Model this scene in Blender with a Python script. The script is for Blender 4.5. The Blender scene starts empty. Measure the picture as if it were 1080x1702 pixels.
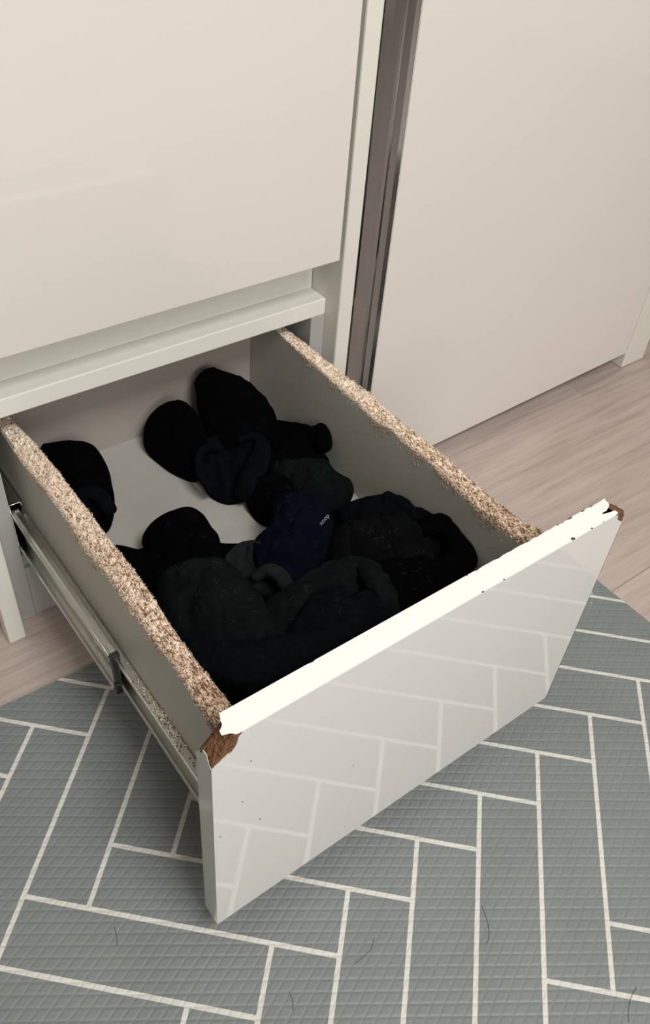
import bpy, bmesh, math, random
from mathutils import Vector, Matrix, noise
random.seed(7)
sc = bpy.context.scene
col = sc.collection

# ---------------------------------------------------------------- camera
F = 1418.11
R = Matrix(((0.8016511, 0.3687554, -0.4705050), (-0.5934896, 0.5852104, -0.5525385), (0.0715929, 0.7221830, 0.6879871)))
CAM = Vector((-0.2760, -0.7161, 0.8702))
cd = bpy.data.cameras.new('camera'); cam = bpy.data.objects.new('camera', cd); col.objects.link(cam)
cd.sensor_fit = 'VERTICAL'; cd.sensor_height = 36; cd.lens = F / 1702 * 36; cd.clip_start = 0.01
cam.matrix_world = Matrix.Translation(CAM) @ R.to_4x4()
sc.camera = cam

# ---------------------------------------------------------------- world, lamps, exposure
w = bpy.data.worlds.new('world'); sc.world = w; w.use_nodes = True
w.node_tree.nodes['Background'].inputs[0].default_value = (0.9, 0.95, 1, 1)
w.node_tree.nodes['Background'].inputs[1].default_value = 0.3
def area(name, loc, target, sx, sy, power, color):
    l = bpy.data.lights.new(name, 'AREA'); l.shape = 'RECTANGLE'; l.size = sx; l.size_y = sy
    l.energy = power; l.color = color
    o = bpy.data.objects.new(name, l); col.objects.link(o); o.location = loc
    o.rotation_euler = (Vector(target) - Vector(loc)).to_track_quat('-Z', 'Y').to_euler()
    return o
area('ceiling_lamp', (0.06, -1.60, 2.38), (0.06, -1.2, 0), 0.8, 0.6, 33, (1.0, 0.99, 0.97))
area('front_fill', (-0.35, -3.1, 1.45), (0.0, 0, 0.5), 1.5, 1.6, 38, (1.0, 0.985, 0.97))  # broad fill added behind the camera to brighten the fronts, no actual window
vs = sc.view_settings
vs.view_transform = 'Standard'; vs.look = 'None'; vs.gamma = 1; vs.use_curve_mapping = False
vs.exposure = 0.50

# ---------------------------------------------------------------- helpers
def ray(u, v): return R @ Vector(((u - 540) / F, -(v - 851) / F, -1))
def atz(u, v, z): r = ray(u, v); return CAM + r * ((z - CAM.z) / r.z)
def aty(u, v, y): r = ray(u, v); return CAM + r * ((y - CAM.y) / r.y)
def atx(u, v, x): r = ray(u, v); return CAM + r * ((x - CAM.x) / r.x)

def obj(name, bm, mat=None, parent=None, smooth=False):
    me = bpy.data.meshes.new(name)
    bmesh.ops.recalc_face_normals(bm, faces=bm.faces)
    bm.to_mesh(me); bm.free()
    if mat: me.materials.append(mat)
    if smooth:
        for p in me.polygons: p.use_smooth = True
    o = bpy.data.objects.new(name, me); col.objects.link(o)
    if parent: o.parent = parent
    return o
def empty(name, loc=(0, 0, 0)):
    o = bpy.data.objects.new(name, None); col.objects.link(o); o.location = loc
    o.empty_display_size = 0.05
    return o
def tag(o, label=None, cat=None, group=None, kind=None):
    if label: o['label'] = label
    if cat: o['category'] = cat
    if group: o['group'] = group
    if kind: o['kind'] = kind
    return o
def bx(bm, x0, x1, y0, y1, z0, z1, bev=0.0, seg=2):
    g = bmesh.ops.create_cube(bm, size=1)['verts']
    for v in g:
        v.co = Vector(((x0 + x1) / 2 + v.co.x * (x1 - x0), (y0 + y1) / 2 + v.co.y * (y1 - y0), (z0 + z1) / 2 + v.co.z * (z1 - z0)))
    if bev:
        es = list({e for v in g for e in v.link_edges})
        bmesh.ops.bevel(bm, geom=es, offset=bev, segments=seg, profile=0.5, affect='EDGES')
def box(name, mat, parent, x0, x1, y0, y1, z0, z1, bev=0.0008):
    bm = bmesh.new(); bx(bm, x0, x1, y0, y1, z0, z1, bev)
    return obj(name, bm, mat, parent)
def prism(pts, ext, bm=None):
    """closed outline (3-D points in one plane) extruded by the vector ext"""
    bm = bm or bmesh.new(); ext = Vector(ext)
    a = [bm.verts.new(Vector(p)) for p in pts]; b = [bm.verts.new(Vector(p) + ext) for p in pts]
    n = len(a)
    fa = bm.faces.new(a); fb = bm.faces.new(b[::-1])
    for i in range(n): bm.faces.new((a[i], b[i], b[(i + 1) % n], a[(i + 1) % n]))
    bmesh.ops.triangulate(bm, faces=[fa, fb])
    return bm
def tube(bm, pts, rad, n=5):
    rings = []
    pts = [Vector(p) for p in pts]
    for i, p in enumerate(pts):
        t = (pts[min(i + 1, len(pts) - 1)] - pts[max(i - 1, 0)]).normalized()
        u = t.cross(Vector((0.3, 0.2, 0.93))).normalized(); v = t.cross(u)
        rings.append([bm.verts.new(p + rad * (u * math.cos(6.2832 * k / n) + v * math.sin(6.2832 * k / n))) for k in range(n)])
    for a, b in zip(rings, rings[1:]):
        for k in range(n): bm.faces.new((a[k], a[(k + 1) % n], b[(k + 1) % n], b[k]))
    bm.faces.new(rings[0]); bm.faces.new(rings[-1][::-1])

# ---------------------------------------------------------------- materials
class NT:
    def __init__(s, name):
        s.m = bpy.data.materials.new(name); s.m.use_nodes = True; s.t = s.m.node_tree
        s.b = s.t.nodes['Principled BSDF']
    def n(s, ty, **k):
        nd = s.t.nodes.new(ty)
        for a, v in k.items():
            if a.startswith('i_'): nd.inputs[int(a[2:])].default_value = v
            else: setattr(nd, a, v)
        return nd
    def l(s, a, b): s.t.links.new(a, b)
    def math(s, op, a, b=None, c=None):
        nd = s.n('ShaderNodeMath', operation=op)
        for i, x in enumerate((a, b, c)):
            if x is None: continue
            if isinstance(x, (int, float)): nd.inputs[i].default_value = x
            else: s.l(x, nd.inputs[i])
        return nd.outputs[0]
    def ramp(s, fac, stops):
        nd = s.n('ShaderNodeValToRGB'); cr = nd.color_ramp
        while len(cr.elements) < len(stops): cr.elements.new(0.5)
        for e, (p, c) in zip(cr.elements, stops): e.position = p; e.color = (*c, 1)
        s.l(fac, nd.inputs[0]); return nd.outputs[0]
    def noise(s, scale, detail=3, rough=0.5, vec=None, sc3=None):
        nd = s.n('ShaderNodeTexNoise'); nd.inputs['Scale'].default_value = scale
        nd.inputs['Detail'].default_value = detail; nd.inputs['Roughness'].default_value = rough
        tc = s.n('ShaderNodeTexCoord').outputs['Object'] if vec is None else vec
        if sc3:
            mp = s.n('ShaderNodeMapping'); mp.inputs['Scale'].default_value = sc3; s.l(tc, mp.inputs[0]); tc = mp.outputs[0]
        s.l(tc, nd.inputs['Vector']); return nd.outputs['Fac']
    def bump(s, h, strength, dist):
        nd = s.n('ShaderNodeBump'); nd.inputs['Strength'].default_value = strength; nd.inputs['Distance'].default_value = dist
        s.l(h, nd.inputs['Height']); s.l(nd.outputs[0], s.b.inputs['Normal'])
    def set(s, **k):
        for a, v in k.items():
            key = a.replace('_', ' ')
            s.b.inputs[key].default_value = v
        return s

def mat_gloss(name, c, rough=0.06, ior=1.9):
    t = NT(name); t.set(Roughness=rough, IOR=ior)
    f = t.noise(3.0, 2)
    t.l(t.ramp(f, [(0.3, tuple(x * 0.985 for x in c)), (0.7, c)]), t.b.inputs['Base Color'])
    g = t.noise(9.0, 1); t.bump(g, 0.06, 0.002)
    return t.m
def mat_matte(name, c, rough=0.5, speck=0.03, ior=1.45):
    t = NT(name); t.set(Roughness=rough, IOR=ior)
    f = t.noise(60, 4)
    t.l(t.ramp(f, [(0.3, tuple(x * (1 - speck) for x in c)), (0.7, c)]), t.b.inputs['Base Color'])
    t.bump(t.noise(400, 2), 0.05, 0.0005)
    return t.m
M = {}
M['gloss'] = mat_gloss('cream_gloss_lacquer', (0.68, 0.64, 0.595), 0.05, 1.5)
M['gloss_front'] = mat_gloss('grey_white_gloss_lacquer', (0.64, 0.635, 0.605), 0.05, 1.62)
M['stile'] = mat_matte('cream_satin_edge', (0.68, 0.665, 0.60), 0.38)
M['carcass'] = mat_matte('carcass_melamine', (0.50, 0.50, 0.46), 0.5)
M['greyboard'] = mat_matte('grey_melamine', (0.36, 0.355, 0.335), 0.5)
M['rail'] = mat_matte('rail_satin', (0.70, 0.70, 0.635), 0.33)
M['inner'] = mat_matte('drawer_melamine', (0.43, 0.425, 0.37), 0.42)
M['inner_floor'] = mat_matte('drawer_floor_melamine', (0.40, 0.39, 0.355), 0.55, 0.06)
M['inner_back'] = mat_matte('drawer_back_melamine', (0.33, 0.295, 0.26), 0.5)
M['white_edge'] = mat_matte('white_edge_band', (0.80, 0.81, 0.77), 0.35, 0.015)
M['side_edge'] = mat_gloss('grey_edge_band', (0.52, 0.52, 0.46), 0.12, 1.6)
M['wall'] = mat_matte('wall_paper', (0.62, 0.60, 0.56), 0.8)
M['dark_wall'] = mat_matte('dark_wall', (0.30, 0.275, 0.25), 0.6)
M['front_wall'] = mat_matte('front_wall', (0.36, 0.33, 0.30), 0.6)
M['ceiling'] = mat_matte('ceiling_paint', (0.75, 0.74, 0.71), 0.9)

def mat_chip(name, stops, scale=1.0, wear=False):
    t = NT(name); t.set(Roughness=0.85, IOR=1.3)
    a = t.noise(150 * scale, 4, 0.7, sc3=(1.6, 0.8, 1.4))
    b = t.noise(420 * scale, 2, 0.6, sc3=(2.2, 0.6, 1.0))
    f = t.math('ADD', t.math('MULTIPLY', a, 0.5), t.math('MULTIPLY', b, 0.5))
    if wear:                      # the break is deeper and browner towards the front of the drawer
        sy = t.n('ShaderNodeSeparateXYZ'); t.l(t.n('ShaderNodeTexCoord').outputs['Object'], sy.inputs[0])
        f = t.math('ADD', f, t.math('MULTIPLY', t.math('ADD', sy.outputs[1], 0.12), 0.17))
    c = t.ramp(f, stops); t.l(c, t.b.inputs['Base Color'])
    t.bump(f, 1.0, 0.003)
    return t.m
M['chip'] = mat_chip('raw_chipboard', [(0.40, (0.15, 0.075, 0.04)), (0.45, (0.50, 0.32, 0.20)), (0.50, (0.82, 0.64, 0.48)), (0.57, (0.95, 0.86, 0.73))], 1.0, True)
M['fibre'] = mat_chip('raw_fibreboard', [(0.36, (0.085, 0.038, 0.018)), (0.5, (0.17, 0.082, 0.04)), (0.64, (0.27, 0.145, 0.075))], 1.4)
def mat_plain(name, c, rough=0.8, **k):
    t = NT(name); t.set(Roughness=rough, **k)
    f = t.noise(300, 2)
    t.l(t.ramp(f, [(0.35, tuple(x * 0.8 for x in c)), (0.65, tuple(min(1, x * 1.12) for x in c))]), t.b.inputs['Base Color'])
    return t.m
M['flake_pale'] = mat_plain('flake_pale', (0.92, 0.80, 0.66)); M['flake_mid'] = mat_plain('flake_tan', (0.74, 0.55, 0.38)); M['flake_dark'] = mat_plain('flake_brown', (0.20, 0.11, 0.06))
M['chip_spot'] = mat_plain('chipped_spot', (0.06, 0.05, 0.04))
M['lint'] = mat_plain('lint', (0.06, 0.063, 0.062)); M['lint_bright'] = mat_plain('lint_bright', (0.6, 0.6, 0.58))
M['thread'] = mat_plain('white_thread', (0.22, 0.23, 0.25)); M['hair'] = mat_plain('hair', (0.04, 0.035, 0.03), 0.5)

# wood laminate floor
t = NT('ash_laminate'); t.set(Roughness=0.42, IOR=1.4)
tc = t.n('ShaderNodeTexCoord').outputs['Object']
oi = t.n('ShaderNodeObjectInfo').outputs['Random']
cmb = t.n('ShaderNodeCombineXYZ'); t.l(t.math('MULTIPLY', oi, 7.0), cmb.inputs[0]); t.l(t.math('MULTIPLY', oi, 3.0), cmb.inputs[1])
va = t.n('ShaderNodeVectorMath', operation='ADD'); t.l(tc, va.inputs[0]); t.l(cmb.outputs[0], va.inputs[1])
v0 = va.outputs[0]
n1 = t.noise(9, 6, 0.62, v0, (0.55, 9, 1)); n2 = t.noise(30, 4, 0.6, v0, (0.35, 12, 1)); n3 = t.noise(3.2, 2, 0.5, v0, (1, 3.0, 1))
f = t.math('ADD', t.math('ADD', t.math('MULTIPLY', n1, 0.45), t.math('MULTIPLY', n2, 0.25)), t.math('MULTIPLY', n3, 0.3))
t.l(t.ramp(f, [(0.34, (0.30, 0.235, 0.20)), (0.47, (0.415, 0.34, 0.30)), (0.58, (0.49, 0.41, 0.365)), (0.72, (0.57, 0.495, 0.44))]), t.b.inputs['Base Color'])
t.bump(f, 0.12, 0.001)
M['wood'] = t.m
M['gap'] = mat_plain('floor_gap', (0.12, 0.09, 0.075))

# embossed vinyl mat: 60 degree rhomb embossing as fine relief
def emboss(name, c, rough):
    t = NT(name); t.set(Roughness=rough, IOR=1.42)
    tc = t.n('ShaderNodeTexCoord').outputs['Object']
    sp = t.n('ShaderNodeSeparateXYZ'); t.l(tc, sp.inputs[0]); X, Y = sp.outputs[0], sp.outputs[1]
    hs = []
    for ang, per in ((-34.7, 0.0107), (25.3, 0.0100)):
        a = math.radians(ang); nx, ny = -math.sin(a) / per, math.cos(a) / per
        d = t.math('ADD', t.math('MULTIPLY', X, nx), t.math('MULTIPLY', Y, ny))
        fr = t.math('FRACT', d)
        e = t.math('ABSOLUTE', t.math('SUBTRACT', fr, 0.5))     # .5 on the groove, 0 mid cell
        e = t.math('SUBTRACT', 0.5, e)
        hs.append(t.math('MINIMUM', t.math('MULTIPLY', e, 5.0), 1.0))
    h = t.math('MULTIPLY', hs[0], t.math('ADD', t.math('MULTIPLY', hs[1], 0.75), 0.25))
    dist = t.noise(5, 2)
    h = t.math('ADD', h, t.math('MULTIPLY', t.noise(900, 2), 0.12))
    t.bump(h, 0.52, 0.0010)
    f = t.noise(14, 5, 0.6)
    g = t.noise(2.2, 2)
    f2 = t.math('ADD', t.math('MULTIPLY', f, 0.5), t.math('MULTIPLY', g, 0.5))
    t.l(t.ramp(f2, [(0.35, tuple(x * 0.9 for x in c)), (0.65, tuple(x * 1.05 for x in c))]), t.b.inputs['Base Color'])
    return t.m
M['mat'] = emboss('grey_embossed_vinyl', (0.186, 0.205, 0.199), 0.5)
M['matline'] = emboss('cream_embossed_line', (0.60, 0.59, 0.54), 0.55)

# metals
t = NT('brushed_steel'); t.set(Metallic=1.0, Roughness=0.3); t.b.inputs['Base Color'].default_value = (0.50, 0.51, 0.46, 1)
f = t.noise(60, 3, 0.6, sc3=(1, 0.1, 1)); t.l(t.ramp(f, [(0.3, (0.55, 0.56, 0.51)), (0.7, (0.74, 0.75, 0.69))]), t.b.inputs['Base Color'])
t.l(t.math('ADD', t.math('MULTIPLY', t.noise(80, 3), 0.25), 0.18), t.b.inputs['Roughness'])
M['steel'] = t.m
t = NT('polished_chrome'); t.set(Metallic=1.0, Roughness=0.12)
f = t.noise(20, 4, 0.6, sc3=(6, 1, 0.15)); t.l(t.ramp(f, [(0.3, (0.335, 0.345, 0.35)), (0.7, (0.365, 0.375, 0.38))]), t.b.inputs['Base Color'])
t.l(t.math('ADD', t.math('MULTIPLY', t.noise(30, 3, 0.5, sc3=(8, 1, 0.4)), 0.14), 0.08), t.b.inputs['Roughness'])
M['chrome'] = t.m
M['black_plastic'] = mat_plain('black_plastic', (0.012, 0.012, 0.012), 0.4)

def mat_cloth(name, c, sheen=0.05):
    t = NT(name); t.set(Roughness=1.0, IOR=1.08)
    t.b.inputs['Sheen Weight'].default_value = sheen; t.b.inputs['Sheen Roughness'].default_value = 0.6
    t.b.inputs['Sheen Tint'].default_value = (*[min(1, x * 30) for x in c], 1)
    f = t.noise(70, 5, 0.65); k = t.noise(900, 2, 0.7)
    t.l(t.ramp(f, [(0.3, tuple(x * 0.7 for x in c)), (0.7, tuple(x * 1.3 for x in c))]), t.b.inputs['Base Color'])
    t.bump(t.math('ADD', t.math('MULTIPLY', f, 0.6), t.math('MULTIPLY', k, 0.25)), 0.5, 0.002)
    return t.m
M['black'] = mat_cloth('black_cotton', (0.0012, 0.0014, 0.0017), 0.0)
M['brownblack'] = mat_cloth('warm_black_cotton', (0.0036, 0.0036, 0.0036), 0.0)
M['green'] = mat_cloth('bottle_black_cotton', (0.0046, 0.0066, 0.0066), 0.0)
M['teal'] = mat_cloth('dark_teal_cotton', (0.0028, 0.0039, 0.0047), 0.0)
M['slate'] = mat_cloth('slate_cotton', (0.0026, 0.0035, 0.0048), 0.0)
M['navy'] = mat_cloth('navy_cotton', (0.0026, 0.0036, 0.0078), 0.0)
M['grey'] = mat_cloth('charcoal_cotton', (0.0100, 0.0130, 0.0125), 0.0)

# ---------------------------------------------------------------- setting
fl = box('floor', M['gap'], None, -2.2, 3.0, -3.2, 0.64, -0.06, -0.0086, 0); tag(fl, kind='structure', label='pinkish ash laminate floor')
PW = 0.34
meshes = {}
row = 0
y = -0.0205 + PW * 2
while y > -3.1:
    off = random.uniform(0, 1.3)
    x = -1.9 + off - 1.3
    while x < 2.6:
        xa, xb = max(x, -1.9), min(x + 1.3, 2.6)
        if xb - xa > 0.05:
            key = round(xb - xa, 3)
            if key not in meshes:
                bm = bmesh.new(); bx(bm, 0, xb - xa - 0.0007, -PW + 0.0007, 0, -0.0082, -0.0002, 0.0005, 1)
                p = obj('plank', bm, M['wood'], fl); meshes[key] = p.data
            else:
                p = bpy.data.objects.new('plank', meshes[key]); col.objects.link(p); p.parent = fl
            p.location = (xa, y, 0)
        x += 1.3
    y -= PW
def wallbox(name, mat, *a): return tag(box(name, mat, None, *a, 0), kind='structure')
wallbox('wall_back', M['wall'], -2.2, 3.0, 0.64, 0.70, -0.06, 2.46)
wallbox('wall_left', M['dark_wall'], -1.25, -1.19, -3.2, 0.64, -0.008, 2.46)
wallbox('wall_right', M['wall'], 2.62, 2.68, -3.2, 0.64, -0.008, 2.46)
wallbox('wall_front', M['front_wall'], -1.19, 2.62, -3.26, -3.2, -0.008, 2.46)
wallbox('ceiling', M['ceiling'], -1.25, 2.68, -3.26, 0.70, 2.46, 2.52)

# ---------------------------------------------------------------- wardrobe with the drawer column
XL, XR = -0.131, 0.3245
ward = empty('wardrobe', (0.097, 0, 0))
tag(ward, 'cream built-in wardrobe column with a pulled-out bottom drawer under a closed glossy one', 'wardrobe')
WINV = Matrix.Translation((-0.097, 0, 0))
def W(o): o.matrix_parent_inverse = WINV; return o
W(box('stile', M['stile'], ward, -0.1521, XL, 0, 0.0235, 0.0002, 2.3, 0.0022))
W(box('stile', M['stile'], ward, XR, 0.3462, 0, 0.55, 0.0002, 2.3, 0.0022))
for ya_, za_, zb_ in ((0.0270, 0.0002, 0.3082), (0.0725, 0.3082, 2.3)):
    W(box('carcass_side', M['greyboard'], ward, -0.1305, -0.1075, ya_, 0.55, za_, zb_, 0.0004))
    W(box('carcass_side', M['greyboard'], ward, 0.3030, 0.3242, ya_, 0.55, za_, zb_, 0.0004))
W(box('filler_strip', M['stile'], ward, -0.1521, -0.1308, 0.0237, 0.0724, 0.3082, 2.3, 0.0004))
W(box('carcass_back', M['carcass'], ward, -0.1075, 0.3030, 0.545, 0.55, 0.0002, 2.3, 0.0))
W(box('kick_board', M['greyboard'], ward, -0.1070, 0.3028, 0.0285, 0.045, 0.0002, 0.085, 0.0006))
W(box('bottom_board', M['greyboard'], ward, -0.1070, 0.3028, 0.034, 0.54, 0.0853, 0.103, 0.0006))
W(box('rail', M['rail'], ward, XL + 0.0002, XR - 0.0002, 0.0272, 0.0724, 0.3084, 0.3309, 0.0014))
W(box('recess_board', M['rail'], ward, XL + 0.0002, XR - 0.001, 0.0575, 0.072, 0.3310, 0.56, 0.0004))
W(box('divider_board', M['carcass'], ward, -0.1073, 0.3028, 0.0726, 0.54, 0.3130, 0.3309, 0.0004))
W(box('drawer_front', M['gloss'], ward, -0.1265, 0.3186, 0.0005, 0.0190, 0.3948, 0.86, 0.0010)); 
W(box('upper_door', M['gloss'], ward, -0.1265, 0.3186, 0.0005, 0.0190, 0.864, 2.29, 0.0010))

# ---------------------------------------------------------------- closet on the right
clo = empty('closet', (0.70, 0, 0)); tag(clo, 'wide cream high-gloss closet door with a dark chrome strip down its left edge', 'closet')
CINV = Matrix.Translation((-0.70, 0, 0))
def K(o): o.matrix_parent_inverse = CINV; return o
bm = prism([(0.3958, 0, 0.0125), (1.0245, 0, 0.0335), (1.0245, 0, 2.3), (0.3958, 0, 2.3)], (0, 0.02, 0))
bmesh.ops.bevel(bm, geom=[e for e in bm.edges if e.is_boundary or len(e.link_faces) == 2 and e.calc_face_angle(0) > 1], offset=0.0008, segments=2, affect='EDGES')
door = K(obj('door', bm, M['gloss'], clo))
# chrome strip: grooved profile swept up
prof = [(0.3476, 0.020), (0.3476, 0.0008), (0.3484, 0.0), (0.3600, 0.0012), (0.3720, 0.0016), (0.3752, 0.0010), (0.3768, -0.0002), (0.3786, 0.0010), (0.3800, 0.0030), (0.3900, 0.0026), (0.3945, 0.0), (0.3955, 0.0004), (0.3955, 0.020)]
bm = prism([(x, y, 0.012) for x, y in prof], (0, 0, 2.288))
obj('handle_strip', bm, M['chrome'], door)['label'] = 'dark chrome strip with a fine raised line'
K(box('stile', M['stile'], clo, 1.0275, 1.092, 0, 0.55, 0.0002, 2.3, 0.0016))
K(box('kick_board', M['greyboard'], clo, 0.3480, 1.0272, 0.070, 0.085, 0.0002, 0.060, 0.0006))  # darker grey puts the shadow gap under the door into the colour
K(box('carcass_back', M['carcass'], clo, 0.3480, 1.0272, 0.545, 0.55, 0.0002, 2.3, 0.0))
K(box('bottom_board', M['carcass'], clo, 0.3480, 1.0272, 0.045, 0.54, 0.0605, 0.078, 0.0006))

# ---------------------------------------------------------------- the mat
MZ = 0.0018
matroot = empty('floor_mat', (0.1, -0.6, 0)); tag(matroot, 'grey embossed vinyl floor mat with a cream herringbone line print', 'mat')
MINV = Matrix.Translation((-0.1, 0.6, 0))
mx0, mx1, my0, my1 = -0.95, 0.562, -1.35, -0.0810
def clip(poly, a, b, c):      # keep a*x+b*y<=c
    out = []
    for i in range(len(poly)):
        p, q = poly[i], poly[(i + 1) % len(poly)]
        dp, dq = a * p[0] + b * p[1] - c, a * q[0] + b * q[1] - c
        if dp <= 0: out.append(p)
        if (dp < 0 < dq) or (dq < 0 < dp):
            s = dp / (dp - dq); out.append((p[0] + (q[0] - p[0]) * s, p[1] + (q[1] - p[1]) * s))
    return out
EDGES = [(-1, 0, -mx0), (1, 0.0134, 0.5616 - 0.0134 * 0.338), (0, -1, -my0), (0.0229, 1, -0.0793 - 0.196 * 0.0229), (1, 1, 0.35)]
mq = [(-2, -2), (2, -2), (2, 2), (-2, 2)]
for a, b, c in EDGES: mq = clip(mq, a, b, c)
bm = prism([(x, y, 0.0) for x, y in mq], (0, 0, MZ - 0.0002))
base = obj('mat_base', bm, M['matline'], matroot); base.matrix_parent_inverse = MINV
base['label'] = 'cream printed joint lines of the mat'
TH = -0.7901; cu, su = math.cos(TH), math.sin(TH)
PWd, PL, G = 0.06545, 0.2484, 0.0026
H0, V0 = -0.4594, 0.0307
cnt = 0
for i in range(-30, 40):
    for j in range(-6, 7):
        for kind in (0, 1):
            if kind == 0:
                u0 = V0 + i * PWd + j * PL; v0 = H0 + i * PWd - j * PL; u1 = u0 + PL; v1 = v0 + PWd
            else:
                u0 = V0 + PL + i * PWd + j * PL; u1 = u0 + PWd; v1 = H0 + PWd + i * PWd - j * PL; v0 = v1 - PL
            q = [(u0 + G, v0 + G), (u1 - G, v0 + G), (u1 - G, v1 - G), (u0 + G, v1 - G)]
            q = [(cu * u - su * v, su * u + cu * v) for u, v in q]
            e = 0.0006
            for a, b, c in EDGES:
                if q: q = clip(q, a, b, c - e)
            if len(q) < 3: continue
            ar = abs(sum(q[k][0] * q[(k + 1) % len(q)][1] - q[(k + 1) % len(q)][0] * q[k][1] for k in range(len(q)))) / 2
            if ar < 1e-4: continue
            # only what the photograph could see
            cxm = sum(p[0] for p in q) / len(q); cym = sum(p[1] for p in q) / len(q)
            bm = bmesh.new()
            a_ = [bm.verts.new((x, y, MZ - 0.0001)) for x, y in q]; b_ = [bm.verts.new((x, y, MZ + 0.00025)) for x, y in q]
            bm.faces.new(b_); bm.faces.new(a_[::-1])
            for k in range(len(q)): bm.faces.new((a_[k], a_[(k + 1) % len(q)], b_[(k + 1) % len(q)], b_[k]))
            o = obj('herringbone_tile', bm, M['mat'], matroot); o.matrix_parent_inverse = MINV; cnt += 1
print('tiles', cnt)

# ---------------------------------------------------------------- the open drawer (part of the wardrobe)
X0, X1, YF, T, Z0, Z1 = -0.1263, 0.3237, -0.4425, 0.0218, 0.0391, 0.3453
X0 = -0.1241; X1 = 0.3255
YB = YF + T
ZF = 0.147                                   # drawer floor
LO, LI, RI, RO = -0.0898, -0.0718, 0.2700, 0.2880
bm = bmesh.new(); bx(bm, LI, RI, YB, 0.113, ZF - 0.006, ZF, 0)
dr = W(obj('drawer', bm, M['inner_floor'], ward)); dr['label'] = 'pulled-out drawer with torn bare chipboard edges'
def D(o): o.matrix_parent_inverse = Matrix.Identity(4); return o
def dpart(name, bm, mat, label=None, kind=None, smooth=False):
    o = D(obj(name, bm, mat, dr, smooth))
    if label: o['label'] = label
    if kind: o['kind'] = kind
    return o
# back board
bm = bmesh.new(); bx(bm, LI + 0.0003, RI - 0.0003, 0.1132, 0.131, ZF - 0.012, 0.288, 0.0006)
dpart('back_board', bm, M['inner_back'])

# side boards: rough chipboard core with laminate skins torn along the top
def interp(tab, y):
    if y <= tab[0][0]: return tab[0][1]
    for (a, za), (b, zb) in zip(tab, tab[1:]):
        if y <= b: return za + (zb - za) * (y - a) / (b - a)
    return tab[-1][1]
def table(px, x, zlo=0.25, zhi=0.296):
    t_ = sorted((p.y, min(max(p.z, zlo), zhi)) for p in (atx(u, v, x) for u, v in px))
    return t_
Lout = table([(11,729),(37.6,770),(56,793),(75,813.5),(113,868),(141,913),(169,947),(188,971),(222,1022),(248,1056),(293,1112),(323,1165),(348,1199)], LO)
Lin = table([(22.5,699),(49,725),(101.5,787),(113,804),(143,841.6),(184,898),(218,939),(248,981),(286,1041),(327,1097),(357,1135),(383.5,1169)], LI)
Rin = table([(462,551),(529,613),(595.5,673),(626.7,704),(653,715.5),(671,735.5),(715.5,769),(746.7,802),(786.7,842),(822,869),(840,886.7),(860,900)], RI)
Rout = table([(480,549),(529,586.7),(564,615.5),(613,651),(653,686.7),(689,715.5),(724,744),(760,774),(777,788),(803.5,813),(820.4,830),(844.4,844.4),(863.7,863.7),(878,871),(899,879)], RO)
print('Lout', [(round(a, 3), round(b, 3)) for a, b in Lout]); print('Lin', [(round(a, 3), round(b, 3)) for a, b in Lin])
print('Rin', [(round(a, 3), round(b, 3)) for a, b in Rin]); print('Rout', [(round(a, 3), round(b, 3)) for a, b in Rout])
ZS = 0.128                                    # side boards' lower edge
def nz(x, y, z, s): return noise.noise(Vector((x * s, y * s, z * s)))
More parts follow.
